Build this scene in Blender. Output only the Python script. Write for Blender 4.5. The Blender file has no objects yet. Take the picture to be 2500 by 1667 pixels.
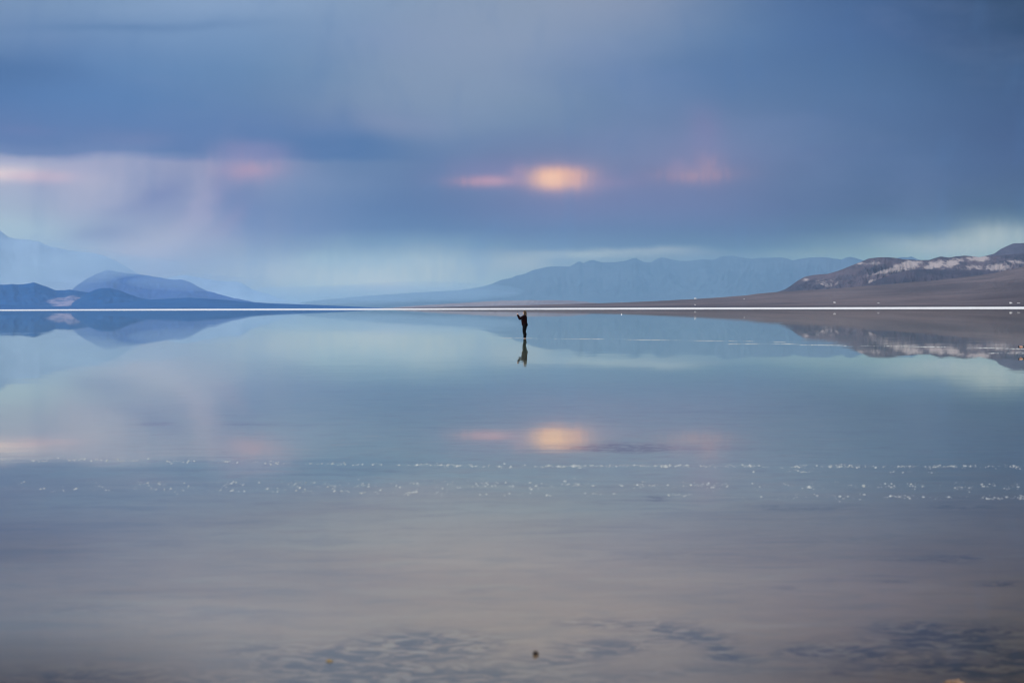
import bpy, bmesh, math, random
import numpy as np
from mathutils import Vector, Matrix, noise as mn

C = bpy.context.scene.collection
S = bpy.context.scene
R = math.radians

# ------------------------------------------------------------------ camera
W_PX, H_PX = 2500.0, 1667.0
LENS = 85.0
F = LENS / 36.0 * W_PX            # focal length in photo pixels
HC = 1.80                         # eye height above the water
HOR = 752.25                      # horizon row at the centre column
TILT = math.atan(0.0030)          # the photographer held the camera a little off level
cam_d = bpy.data.cameras.new('camera'); cam = bpy.data.objects.new('camera', cam_d); C.objects.link(cam)
cam.location = (0, 0, HC)
cam.matrix_world = Matrix.Translation((0, 0, HC)) @ Matrix.Rotation(R(90), 4, 'X') @ Matrix.Rotation(-TILT, 4, 'Z')
cam_d.lens = LENS; cam_d.sensor_width = 36; cam_d.sensor_fit = 'HORIZONTAL'
cam_d.shift_y = (HOR - H_PX / 2) / W_PX
cam_d.clip_start = 0.1; cam_d.clip_end = 200000
cam_d.dof.use_dof = True; cam_d.dof.focus_distance = 140; cam_d.dof.aperture_fstop = 4.0
S.camera = cam

def ray(px, py):
    """view ray through a photo pixel, scaled to unit depth: (x, 1, z)"""
    u, v = (px - 1250) / F, (HOR - py) / F
    c, s = math.cos(TILT), math.sin(TILT)
    return Vector((u * c + v * s, 1.0, v * c - u * s))
def on_water(px, py, z=0.0):
    r = ray(px, py); k = (z - HC) / r.z
    return Vector((r.x * k, k, z))

# ------------------------------------------------------------------ render settings
S.render.engine = 'CYCLES'
S.cycles.use_denoising = True
S.cycles.max_bounces = 8; S.cycles.transparent_max_bounces = 12; S.cycles.volume_bounces = 1
S.cycles.sample_clamp_indirect = 8; S.cycles.pixel_filter_type = 'BLACKMAN_HARRIS'; S.cycles.filter_width = 1.15
S.view_settings.view_transform = 'Standard'; S.view_settings.look = 'None'
S.view_settings.gamma = 1.0; S.view_settings.exposure = 0.0

def lin(c):
    return tuple(((x / 255) / 12.92 if x / 255 <= 0.04045 else ((x / 255 + 0.055) / 1.055) ** 2.4) for x in c)

class NT:
    """small helper to write node graphs as expressions"""
    def __init__(s, tree): s.t = tree; s.n = tree.nodes; s.l = tree.links
    def put(s, sock, v):
        if v is None: return
        if hasattr(v, 'is_output'): s.l.new(v, sock)
        else: sock.default_value = v
    def m(s, op, a, b=None, c=None, clamp=False):
        n = s.n.new('ShaderNodeMath'); n.operation = op; n.use_clamp = clamp
        for i, v in enumerate((a, b, c)): s.put(n.inputs[i], v)
        return n.outputs[0]
    def vm(s, op, a, b=None, scale=None):
        n = s.n.new('ShaderNodeVectorMath'); n.operation = op
        s.put(n.inputs[0], a); s.put(n.inputs[1], b)
        if scale is not None: s.put(n.inputs['Scale'], scale)
        return n.outputs[0]
    def mix(s, f, a, b):
        n = s.n.new('ShaderNodeMix'); n.data_type = 'RGBA'
        s.put(n.inputs[0], f)
        for i, v in ((6, a), (7, b)):
            if not hasattr(v, 'is_output') and len(v) == 3: v = (*v, 1)
            s.put(n.inputs[i], v)
        return n.outputs[2]
    def add(s, a, b, f=1.0):
        n = s.n.new('ShaderNodeMix'); n.data_type = 'RGBA'; n.blend_type = 'ADD'
        s.put(n.inputs[0], f)
        for i, v in ((6, a), (7, b)):
            if not hasattr(v, 'is_output') and len(v) == 3: v = (*v, 1)
            s.put(n.inputs[i], v)
        return n.outputs[2]
    def rng(s, v, a, b, c=0.0, d=1.0, kind='SMOOTHSTEP'):
        n = s.n.new('ShaderNodeMapRange'); n.interpolation_type = kind; n.clamp = True
        s.put(n.inputs[0], v)
        for i, x in enumerate((a, b, c, d)): s.put(n.inputs[i + 1], x)
        return n.outputs[0]
    def noise(s, vec, scale=1.0, detail=4, rough=0.5, color=False, dist=0.0):
        n = s.n.new('ShaderNodeTexNoise'); s.put(n.inputs['Vector'], vec)
        n.inputs['Scale'].default_value = scale; n.inputs['Detail'].default_value = detail
        n.inputs['Roughness'].default_value = rough; n.inputs['Distortion'].default_value = dist
        return n.outputs['Color' if color else 'Fac']
    def comb(s, x, y, z):
        n = s.n.new('ShaderNodeCombineXYZ')
        for i, v in enumerate((x, y, z)): s.put(n.inputs[i], v)
        return n.outputs[0]
    def sep(s, v):
        n = s.n.new('ShaderNodeSeparateXYZ'); s.put(n.inputs[0], v); return n.outputs
    def attr(s, name):
        n = s.n.new('ShaderNodeAttribute'); n.attribute_name = name; return n.outputs['Fac']
    def coord(s, which='Object'):
        return s.n.new('ShaderNodeTexCoord').outputs[which]

# ------------------------------------------------------------------ sky
HAZE_TOP = 900.0
HAZE_DENS = 1.9e-5
HAZE_COL = (0.34, 0.60, 0.95)
HAZE_LOOK = (0.235, 0.395, 0.65)        # what an endless depth of this air looks like
HAZE_R = 46000.0
SUN_EL, SUN_AZ = R(22), R(242)         # low, behind the camera to the left; azimuth clockwise from +Y

cols = [0, 250, 500, 750, 1000, 1250, 1500, 1750, 2000, 2250, 2500]
rows = {   # cloud colours by height above the horizon (photo row) and by bearing
 -160: [(88,96,124),(98,112,145),(122,146,182),(135,162,198),(138,160,192),(142,162,190),(128,150,186),(95,130,172),(66,98,142),(46,76,112),(34,60,90)],
 0:   [(120,150,190),(112,148,190),(132,163,203),(128,158,196),(130,156,190),(136,157,186),(141,156,187),(95,130,174),(74,110,162),(63,96,142),(44,80,115)],
 100: [(104,139,186),(105,142,190),(113,150,196),(111,147,190),(128,152,190),(136,156,188),(122,147,186),(90,128,175),(78,115,168),(68,101,150),(50,86,126)],
 180: [(76,118,172),(88,130,186),(98,138,186),(102,140,184),(121,148,184),(127,149,184),(96,132,178),(86,121,170),(78,115,163),(74,108,155),(62,95,138)],
 250: [(82,122,178),(88,132,188),(90,130,182),(100,135,180),(120,145,182),(118,145,180),(98,130,175),(94,127,174),(87,121,168),(79,114,162),(68,98,142)],
 310: [(94,126,180),(92,130,185),(91,128,182),(90,126,178),(118,140,180),(112,142,180),(104,130,174),(103,130,174),(90,122,170),(82,115,162),(71,100,146)],
 350: [(96,128,182),(98,130,182),(88,125,180),(78,120,175),(98,130,176),(108,134,177),(107,130,174),(107,130,173),(90,122,168),(84,116,162),(74,102,148)],
 374: [(112,138,187),(98,130,182),(90,126,180),(80,120,175),(93,127,174),(108,132,175),(109,130,173),(109,130,172),(90,120,168),(84,116,162),(75,104,150)],
 389: [(158,167,200),(146,157,196),(96,129,182),(82,121,176),(90,125,173),(108,131,175),(111,130,172),(109,129,172),(91,121,168),(85,117,163),(77,105,151)],
 402: [(168,176,205),(158,165,200),(140,150,190),(110,138,182),(90,125,172),(108,130,175),(112,130,172),(109,128,171),(92,122,168),(86,118,164),(78,106,152)],
 450: [(166,177,205),(155,165,200),(138,150,190),(116,143,186),(89,123,172),(107,128,173),(112,128,173),(108,126,172),(92,122,166),(86,116,162),(78,104,150)],
 510: [(165,185,208),(146,159,196),(132,148,192),(108,138,185),(86,122,172),(99,126,174),(105,128,175),(104,125,172),(90,118,163),(82,112,158),(76,105,150)],
 560: [(165,192,212),(142,165,200),(146,160,198),(108,138,185),(95,131,178),(98,130,175),(98,129,174),(98,125,172),(90,121,165),(98,132,168),(98,136,164)],
 600: [(150,180,208),(150,177,208),(152,168,202),(116,149,188),(122,157,190),(112,145,182),(105,138,178),(100,130,172),(108,143,175),(138,170,188),(134,172,186)],
 635: [(145,175,205),(150,178,208),(146,165,200),(130,166,198),(148,180,205),(126,158,190),(130,159,186),(114,147,179),(128,162,183),(142,176,190),(140,178,190)],
 690: [(140,170,203),(146,172,205),(142,168,202),(142,176,203),(147,181,206),(140,168,192),(132,162,188),(125,157,185),(132,165,186),(142,176,190),(140,178,190)],
 752: [(132,163,200),(138,166,202),(138,166,200),(140,172,202),(142,176,202),(134,166,192),(130,162,190),(126,158,188),(132,164,188),(138,172,190),(138,174,190)],
}
def above_haze(c, py):
    """colour of the cloud itself, so that with the air in front it reads as c"""
    e = max((HOR - py) / F, 1e-4)
    T = math.exp(-HAZE_DENS * min((HAZE_TOP - HC) / e, HAZE_R))
    T = max(T, 0.36); c = lin(c); L = .3 * c[0] + .6 * c[1] + .1 * c[2]; c = tuple(.97 * (q + .15 * (L - q)) for q in c)
    return tuple(min(1.8 * c[i] + .03, max(0.35 * c[i], (c[i] - (1 - T) * HAZE_LOOK[i]) / T)) for i in range(3))

world = bpy.data.worlds.new('World'); S.world = world; world.use_nodes = True
world.node_tree.nodes.clear(); g = NT(world.node_tree)
d = g.coord('Generated')
dx, dy, dz = g.sep(d)
warp = g.noise(g.vm('MULTIPLY', d, (1, 1, 1.8)), 22, 4, 0.55, color=True)
wx, wy, wz = g.sep(warp)
az0 = g.m('ARCTAN2', dx, dy)
el0 = g.m('ARCSINE', dz)
az = g.m('ADD', az0, g.m('MULTIPLY', g.m('SUBTRACT', wx, 0.5), 0.030))
el = g.m('ADD', el0, g.m('MULTIPLY', g.m('SUBTRACT', wy, 0.5), 0.0085))
AZW = 0.24
s_az = g.m('MULTIPLY_ADD', az, 0.5 / AZW, 0.5, clamp=True)
def ramp(cs, py):
    n = g.n.new('ShaderNodeValToRGB'); n.color_ramp.interpolation = 'B_SPLINE'
    cr = n.color_ramp
    while len(cr.elements) > 1: cr.elements.remove(cr.elements[-1])
    for i, (x, c) in enumerate(zip(cols, cs)):
        p = math.atan((x - 1250) / F) * 0.5 / AZW + 0.5
        e = cr.elements[0] if i == 0 else cr.elements.new(p)
        e.position = p; e.color = (*above_haze(c, py), 1)
    g.l.new(s_az, n.inputs[0]); return n.outputs[0]
col = None; prev = None
for py in sorted(rows, reverse=True):
    e = (HOR - py) / F
    rmp = ramp(rows[py], py)
    col = rmp if col is None else g.mix(g.rng(el, prev, e, kind='LINEAR'), col, rmp)
    prev = e
def bump_fn(px, py, sx, sy, p=2.0, shear=0.0, a=None, e=None):
    """soft blob on the sky, 1 at its middle"""
    a = az if a is None else a; e = el if e is None else e
    A = math.atan((px - 1250) / F); E = (HOR - (py + 0)) / F
    de = g.m('DIVIDE', g.m('SUBTRACT', e, E), sy / F)
    da = g.m('SUBTRACT', a, A)
    if shear: da = g.m('ADD', da, g.m('MULTIPLY', de, shear / F))
    da = g.m('DIVIDE', da, sx / F)
    q = g.m('ADD', g.m('POWER', g.m('ABSOLUTE', da), p), g.m('POWER', g.m('ABSOLUTE', de), p))
    return g.m('POWER', 2.718, g.m('MULTIPLY', q, -1.0))
az1 = g.m('ADD', az0, g.m('MULTIPLY', g.m('SUBTRACT', wz, 0.5), 0.010))
el1 = g.m('ADD', el0, g.m('MULTIPLY', g.m('SUBTRACT', wx, 0.5), 0.0025))
streak = g.noise(g.comb(g.m('MULTIPLY', az0, 420.0), g.m('MULTIPLY', el0, 90.0), 0.0), 1.0, 3, 0.5)
def patch(c, strength, *a, raw=False, streaky=0.0, **k):
    global col
    f = bump_fn(*a, **k) if not raw else bump_fn(*a, a=az1, e=el1, **k)
    f = g.m('MULTIPLY', f, strength)
    if streaky: f = g.m('MULTIPLY', f, g.rng(streak, 0.3, 0.7, 1 - streaky, 1.0))
    col = g.mix(f, col, above_haze(c, a[1]))
patch((74,118,174), .85, 850, 345, 92, 44, raw=True, p=1.7)
patch((76,120,175), .6, 845, 290, 26, 46, raw=True, p=1.6)                       # dark blue gap
patch((74,118,174), .7, 800, 365, 110, 26)
patch((138,158,188), .45, 1130, 170, 300, 150, shear=-110)
patch((128,146,184), .5, 960, 305, 90, 34, raw=True, shear=50)
patch((84,126,178), .45, 330, 75, 210, 14, shear=-160)
patch((80,120,174), .5, 60, 185, 190, 30)
patch((98,140,190), .4, 330, 170, 160, 34)
patch((104,128,182), .5, 60, 325, 90, 12)
patch((112,130,180), .45, 330, 345, 90, 22)
patch((92,128,178), .4, 1700, 185, 330, 45)
patch((135,165,205), .45, 480, 20, 300, 28, shear=-120)           # pale shaft top left
patch((176,174,204), .5, 478, 505, 34, 110, p=2.2, shear=-45, streaky=.3)  # falling virga
patch((100,132,184), .65, 590, 495, 66, 60)
patch((148,150,192), .35, 560, 540, 40, 60, shear=-60)
patch((166,178,206), .75, 350, 612, 120, 56, shear=-40)
patch((165,195,210), .45, 60, 570, 120, 45)
patch((180,176,205), .4, 160, 430, 120, 36)
patch((112,132,186), .5, 375, 475, 60, 36, shear=-40)
patch((182,184,208), .5, 230, 470, 60, 70, shear=-60, streaky=.4)
patch((124,142,188), .45, 240, 570, 80, 26)
patch((222,208,214), .95, -5, 428, 95, 17, raw=True)              # bright streak at the left
patch((208,184,202), .75, 95, 434, 85, 14, raw=True)
patch((170,152,188), .8, 615, 405, 84, 34, raw=True, streaky=.5)
patch((186,154,182), .7, 600, 418, 50, 20, raw=True, p=1.6)
patch((128,136,186), .65, 612, 372, 88, 26, raw=True, p=3.0)
patch((150,148,192), .5, 540, 455, 44, 60, raw=True, shear=-26, streaky=.4)
patch((128,130,176), .6, 1700, 405, 130, 62, raw=True, p=1.6)
patch((178,146,168), .9, 1700, 429, 80, 20, raw=True, streaky=.5, p=1.7)
patch((170,142,168), .8, 1728, 406, 32, 34, raw=True, streaky=.4)
patch((148,138,176), .6, 1655, 412, 26, 22, raw=True)
patch((128,128,176), .5, 1725, 330, 44, 60, raw=True)
patch((144,136,176), .55, 1500, 448, 62, 18, raw=True, p=1.6)
patch((116,128,176), .5, 1420, 505, 280, 56)
patch((130,132,180), .5, 1200, 420, 120, 36, raw=True)
patch((190,148,172), .85, 1190, 442, 74, 14, raw=True, streaky=.4)
patch((196,156,180), .75, 1215, 441, 40, 11, raw=True, p=1.6)
patch((170,146,180), .7, 1268, 424, 20, 22, raw=True, streaky=.4)
patch((136,134,178), .6, 1372, 440, 130, 56, raw=True, p=1.5)
patch((204,162,176), .85, 1376, 438, 78, 34, raw=True, p=2.2, streaky=.25)
patch((242,180,154), .95, 1366, 436, 62, 25, raw=True, p=2.7, streaky=.2)
patch((246,196,166), .85, 1346, 436, 34, 20, raw=True, p=2.0)
patch((172,188,204), .65, 700, 668, 130, 40, streaky=.3)           # pale breaks low over the horizon
patch((178,194,206), .75, 900, 680, 150, 42, streaky=.4)
patch((172,188,200), .6, 1060, 660, 90, 44, streaky=.4)
patch((152,184,204), .5, 800, 630, 60, 34, streaky=.5)
patch((180,192,206), .5, 940, 700, 70, 16)
patch((158,176,194), .7, 1250, 642, 90, 26, shear=-20)
patch((156,178,196), .8, 1420, 620, 150, 11, p=2.4)
patch((150,172,194), .7, 1620, 618, 110, 11)
patch((134,166,186), .5, 1980, 620, 110, 14)
patch((168,186,198), .8, 2330, 602, 130, 27, streaky=.25)
patch((174,192,200), .8, 2430, 585, 90, 34, streaky=.25)
patch((100,134,176), .5, 2200, 552, 100, 16)
wisp = g.noise(g.vm('MULTIPLY', d, (1.0, 1.0, 2.6)), 9.0, 6, 0.55, dist=0.15)
veil = g.noise(g.comb(g.m('MULTIPLY', az0, 60.0), g.m('MULTIPLY', el0, 26.0), 1.0), 1.0, 5, 0.5)
col = g.mix(g.m('MULTIPLY', g.rng(wisp, 0.50, 0.72), 0.14), col, lin((140, 150, 190)))
col = g.mix(g.m('MULTIPLY', g.rng(veil, 0.48, 0.28), 0.16), col, lin((70, 108, 160)))
# higher up and behind the camera the overcast is thinner and much brighter
nish = g.n.new('ShaderNodeTexSky'); nish.sky_type = 'NISHITA'; nish.sun_disc = False
nish.sun_elevation = SUN_EL; nish.sun_rotation = SUN_AZ; nish.dust_density = 2.0
big = g.noise(d, 2.2, 5, 0.55)
hi = g.mix(g.rng(big, 0.35, 0.7), (0.92, 1.00, 1.12), (1.35, 1.28, 1.26))
nsky = g.n.new('ShaderNodeVectorMath'); nsky.operation = 'SCALE'
g.l.new(nish.outputs[0], nsky.inputs[0]); nsky.inputs['Scale'].default_value = 0.06
hi = g.add(hi, nsky.outputs[0])
back = g.rng(dy, 0.55, -0.5)
lowb = g.mix(g.rng(big, 0.3, 0.7), (0.42, 0.50, 0.66), (0.80, 0.66, 0.60))
col = g.mix(back, col, lowb)
col = g.mix(g.rng(el0, 0.16, 0.80), col, hi)
col = g.mix(g.rng(el0, 0.0, -0.03), col, (0.10, 0.12, 0.15))
bg = g.n.new('ShaderNodeBackground'); g.l.new(col, bg.inputs[0]); bg.inputs[1].default_value = 1.0
out = g.n.new('ShaderNodeOutputWorld'); g.l.new(bg.outputs[0], out.inputs[0])

sun_d = bpy.data.lights.new('sun', 'SUN'); sun = bpy.data.objects.new('sun', sun_d); C.objects.link(sun)
sun_d.energy = 1.3; sun_d.angle = R(12); sun_d.color = (1.0, 0.93, 0.86)
sdir = Vector((math.sin(SUN_AZ) * math.cos(SUN_EL), math.cos(SUN_AZ) * math.cos(SUN_EL), math.sin(SUN_EL)))
sun.rotation_euler = sdir.to_track_quat('Z', 'Y').to_euler()

# ------------------------------------------------------------------ tagging and meshes
def tag(o, label=None, cat=None, group=None, kind=None):
    if label: o['label'] = label
    if cat: o['category'] = cat
    if group: o['group'] = group
    if kind: o['kind'] = kind
    return o
def mesh_obj(name, verts, faces, mat, parent=None, smooth=True, attrs=None):
    me = bpy.data.meshes.new(name); me.from_pydata([tuple(v) for v in verts], [], faces); me.update()
    if smooth: me.polygons.foreach_set('use_smooth', [True] * len(me.polygons))
    for k, a in (attrs or {}).items():
        at = me.attributes.new(k, 'FLOAT', 'POINT'); at.data.foreach_set('value', np.asarray(a, dtype=np.float32))
    if mat: me.materials.append(mat)
    o = bpy.data.objects.new(name, me); C.objects.link(o)
    if parent: o.parent = parent
    return o
def grid_faces(nr, nc, wrap=False):
    f = []
    for i in range(nr - 1):
        for j in range(nc if wrap else nc - 1):
            k = (j + 1) % nc
            f.append((i * nc + j, i * nc + k, (i + 1) * nc + k, (i + 1) * nc + j))
    return f
def material(name, build, rough=0.8, spec=0.3):
    m = bpy.data.materials.new(name); m.use_nodes = True; m.node_tree.nodes.clear()
    t = NT(m.node_tree)
    p = t.n.new('ShaderNodeBsdfPrincipled'); p.inputs['Roughness'].default_value = rough
    p.inputs['Specular IOR Level'].default_value = spec
    o = t.n.new('ShaderNodeOutputMaterial'); t.l.new(p.outputs[0], o.inputs[0])
    build(t, p); return m
def plain(name, c, rough=0.7, spec=0.3, vary=0.15, scale=30):
    def b(t, p):
        n = t.noise(t.coord(), scale, 4, 0.6)
        k = [max(0, x * (1 - vary)) for x in c]; l = [min(1, x * (1 + vary)) for x in c]
        t.l.new(t.mix(t.rng(n, 0.3, 0.7), tuple(k), tuple(l)), p.inputs['Base Color'])
    return material(name, b, rough, spec)

def fbm(x, y, z=0.0, o=5):
    return mn.fractal(Vector((x, y, z)), 0.9, 2.1, o)
def ridged(x, y, z=0.0, o=5):
    v, a, f = 0.0, 0.5, 1.0
    for _ in range(o):
        v += a * (1 - abs(mn.noise(Vector((x * f, y * f, z + f)))) * 2); a *= 0.5; f *= 2.05
    return v          # about 0.2 .. 0.95

# ------------------------------------------------------------------ shoreline: bearing -> distances
def px_of_az(a): return 1250 + F * math.tan(max(-1.2, min(1.2, a)))
def shore(px):
    """distance of the water's far edge and of the foot of the slopes behind the salt"""
    kx = [-3000, 0, 700, 1280, 1700, 2000, 2300, 2500, 5000]
    d0 = [4100, 3900, 3600, 3200, 2850, 2600, 2300, 2100, 1800]
    d1 = [9600, 8600, 7000, 5400, 4600, 4000, 3400, 3100, 2700]
    up = [0.5, 0.5, 0.4, 0.1, 0.0, -0.1, -0.2, -0.2, -0.3]
    w = 0.05 * math.sin(px * 0.011) + 0.05 * mn.noise(Vector((px * .03, 0, 0))) + .04 * mn.noise(Vector((px * .11, 3, 0)))
    return (float(np.interp(px, kx, d0)) * (1 + w), float(np.interp(px, kx, d1)), float(np.interp(px, kx, up)))
fine = list(np.radians(np.arange(-15, 15.01, 0.12)))
coarse_l = list(np.radians(np.arange(-180, -15, 3.0))); coarse_r = list(np.radians(np.arange(18, 180, 3.0)))
AZS = coarse_l + fine + coarse_r            # closed ring of bearings

# lake bed / playa ground: one sheet to the horizon -----------------
def mound(x, y, px, py, wx, wy):
    p = on_water(px, py); dd = p.y
    sx = 1.15 * wx * dd / F; sy = 1.15 * wy * dd * dd / (F * HC)
    return math.exp(-(((x - p.x) / sx) ** 2 + ((y - p.y) / sy) ** 2))
DARK = [  # weedy dark mud under the water, and far ripple lines painted as bed colour: photo column, row, half sizes
 (60,1650,260,40,.45),(500,1655,260,30,.4),(2380,1580,200,60,.35),(150,1625,75,22,.7),(330,1612,90,14,.35),(620,1560,120,16,.45),(760,1592,150,20,.6),(900,1570,130,24,.8),(1020,1535,120,18,.9),
 (1100,1550,110,22,.8),(960,1610,180,26,.7),(1120,1625,160,24,.7),(700,1650,200,20,.6),(1480,1497,120,10,.7),(1640,1515,80,16,.8),
 (1720,1532,60,12,.7),(1480,1552,110,16,1.0),(1365,1585,90,14,.7),(1765,1562,34,16,.9),(1800,1580,90,12,.5),(1420,1630,150,18,.5),(1700,1610,140,12,.4),
 (1990,1560,80,14,.9),(2110,1568,60,12,.8),(2215,1508,70,10,.9),(2290,1507,60,10,.8),(2440,1514,60,12,.9),(2250,1542,90,13,1.0),(2350,1538,50,14,1.0),
 (2480,1568,60,16,1.0),(2200,1595,120,14,.5),(2420,1600,120,18,.6),(2020,1615,90,12,.5),(2350,1650,200,16,.6),
 (1604,1202,20,3.2,1.3),(1900,1223,45,4.5,.6),(2010,1226,50,4,.5),(2310,1221,40,4.5,.7),(2380,1225,60,3,.4),(2270,1345,130,5,.5),(2340,1344,50,5,.5),
 (2440,1401,50,3.2,1.1),(2185,1398,28,3.5,.5),(1920,1413,50,3,.35),(1160,1421,40,3,.35),(1537,1082,85,6.5,2.2),(1450,1081,40,4,1.5),(1480,1080,60,4,.5),
 (1760,1084,110,3,.4),(365,1026,42,2.4,.8),(600,1026,50,2.2,.7),(700,1028,120,2,.35),(1675,997,70,2,.35),(1850,1000,80,1.8,.3),(240,959,60,1.6,.4),(900,965,120,1.4,.25),
 (400,1310,60,3,.2),(310,1365,50,4,.2),(180,1465,120,10,.3),(520,1480,140,12,.25),(1620,1340,200,8,.15),(2050,1300,200,8,.2)]
def vignette_at(x, y):  # lens vignette painted into the bed colour: darker towards sides and bottom
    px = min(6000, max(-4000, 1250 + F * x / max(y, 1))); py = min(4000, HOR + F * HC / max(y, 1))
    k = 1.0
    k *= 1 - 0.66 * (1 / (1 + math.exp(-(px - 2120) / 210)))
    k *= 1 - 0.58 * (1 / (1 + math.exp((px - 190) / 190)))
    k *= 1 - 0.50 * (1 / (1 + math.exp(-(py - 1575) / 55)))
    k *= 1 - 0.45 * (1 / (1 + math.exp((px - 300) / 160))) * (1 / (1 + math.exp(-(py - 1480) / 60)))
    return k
rr = [0.3, 1.5, 4] + list(6 * 1.014 ** np.arange(0, 150)) 
while rr[-1] < 60000: rr.append(rr[-1] * 1.09)
bv, b_dark, b_vignette = [], [], []
for r_ in rr:
    for a in AZS:
        x, y = r_ * math.sin(a), r_ * math.cos(a)
        if y > 5 and r_ < 60 and abs(a) < 0.28:
            dk = sum(w * mound(x, y, *q) for *q, w in DARK if abs(on_water(q[0], q[1]).y - y) < 3.5)
            tn = vignette_at(x, y)
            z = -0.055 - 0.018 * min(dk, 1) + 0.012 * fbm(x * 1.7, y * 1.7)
        else: dk, tn, z = 0, 0.55 if y < 5 else vignette_at(x, y), -0.055
        bv.append((x, y, min(z, -0.02) if r_ < 1400 else -0.3)); b_dark.append(dk); b_vignette.append(tn)
def m_bed(t, p):
    o = t.coord()
    n1 = t.noise(o, 0.35, 5, 0.55); n2 = t.noise(o, 3.1, 5, 0.6, dist=0.4); n3 = t.noise(o, 14, 4, 0.6)
    c = t.mix(t.rng(n1, 0.35, 0.65), (0.60, 0.40, 0.225), (0.74, 0.50, 0.285))
    py_ = t.sep(o)[1]
    zone = t.rng(t.m('ADD', py_, t.m('MULTIPLY', t.m('SUBTRACT', n1, 0.5), 9.0)), 16.0, 31.0)
    c = t.mix(zone, c, (0.50, 0.66, 0.56))
    c = t.mix(t.m('MULTIPLY', t.rng(n2, 0.45, 0.68), 0.35), c, (0.44, 0.35, 0.22))
    n4 = t.noise(t.vm('MULTIPLY', o, (1.0, 1.0, 1.0)), 5.0, 6, 0.62, dist=1.3)
    dk = t.m('MULTIPLY', t.m('MINIMUM', t.m('MULTIPLY', t.attr('dark'), 1.5), 1.35), t.rng(n4, 0.40, 0.60, 1.0, 0.10), clamp=True)
    wi = t.m('MULTIPLY', t.m('MULTIPLY', t.m('MINIMUM', t.attr('dark'), 1.0), t.rng(n4, 0.55, 0.66)), 0.5)
    c = t.mix(wi, c, (0.80, 0.74, 0.62))
    st = t.noise(t.vm('MULTIPLY', o, (1.0, 2.2, 1.0)), 0.9, 6, 0.6, dist=0.6)
    c = t.mix(t.m('MULTIPLY', t.rng(st, 0.50, 0.72), 0.30), c, (0.80, 0.66, 0.44))
    c = t.mix(t.m('MULTIPLY', t.rng(st, 0.50, 0.30), 0.32), c, (0.30, 0.26, 0.20))
    c = t.mix(dk, c, (0.19, 0.125, 0.085))
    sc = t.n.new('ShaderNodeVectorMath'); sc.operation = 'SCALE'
    t.l.new(c, sc.inputs[0]); t.l.new(t.attr('vignette'), sc.inputs['Scale'])
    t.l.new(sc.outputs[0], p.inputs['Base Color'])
M_bed = material('lake_mud', m_bed, 0.95, 0.1)
tag(mesh_obj('ground', bv, grid_faces(len(rr), len(AZS), True), M_bed, attrs={'dark': b_dark, 'vignette': b_vignette}), kind='structure')

# water sheet -----------------------------------------------------
wr = list(0.3 * 1.25 ** np.arange(0, 60)); wr = [q / wr[-1] for q in wr]
wv = []
for q in wr:
    for a in AZS:
        d0 = shore(px_of_az(a))[0] if abs(a) < 1.2 else 3000
        r_ = q * d0 / max(math.cos(a), 0.36) if abs(a) < 1.2 else q * 3000
        wv.append((r_ * math.sin(a), r_ * math.cos(a), 0.0))
def build_water():
    m = bpy.data.materials.new('still_water'); m.use_nodes = True; m.node_tree.nodes.clear(); t = NT(m.node_tree)
    o = t.coord(); x, y, z = t.sep(o)
    def rip(sx, sy, sc, det, seed):
        n = t.noise(t.comb(t.m('MULTIPLY', x, sx), t.m('MULTIPLY_ADD', y, sy, seed), seed), sc, det, 0.5, color=True)
        return t.vm('SUBTRACT', n, (0.5, 0.5, 0.5))
    wide = t.noise(t.comb(t.m('MULTIPLY', x, 0.05), t.m('MULTIPLY', y, 0.02), 3.0), 1.0, 4, 0.5)
    amp = t.rng(wide, 0.42, 0.66, 0.0012, 0.0050)
    far = t.rng(y, 60.0, 600.0, 1.0, 0.45)
    amp = t.m('MULTIPLY', amp, far)
    v = t.vm('ADD', rip(0.35, 2.6, 1.0, 3, 0.0), rip(1.2, 6.0, 1.0, 2, 7.0))
    v = t.vm('MULTIPLY', v, (0.25, 1.0, 0.0))
    v = t.vm('SCALE', v, scale=amp)
    nrm = t.vm('NORMALIZE', t.vm('ADD', v, (0, 0, 1)))
    gl = t.n.new('ShaderNodeBsdfGlossy'); gl.inputs['Roughness'].default_value = 0.0
    gl.inputs['Color'].default_value = (0.97, 0.96, 0.92, 1); t.l.new(nrm, gl.inputs['Normal'])
    tr = t.n.new('ShaderNodeBsdfTransparent'); tr.inputs[0].default_value = (0.97, 0.96, 0.92, 1)
    fr = t.n.new('ShaderNodeFresnel'); fr.inputs['IOR'].default_value = 1.34
    mx = t.n.new('ShaderNodeMixShader'); t.l.new(fr.outputs[0], mx.inputs[0])
    t.l.new(tr.outputs[0], mx.inputs[1]); t.l.new(gl.outputs[0], mx.inputs[2])
    out = t.n.new('ShaderNodeOutputMaterial'); t.l.new(mx.outputs[0], out.inputs[0]); return m
tag(mesh_obj('water', wv, grid_faces(len(wr), len(AZS), True), build_water()), kind='structure')

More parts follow.
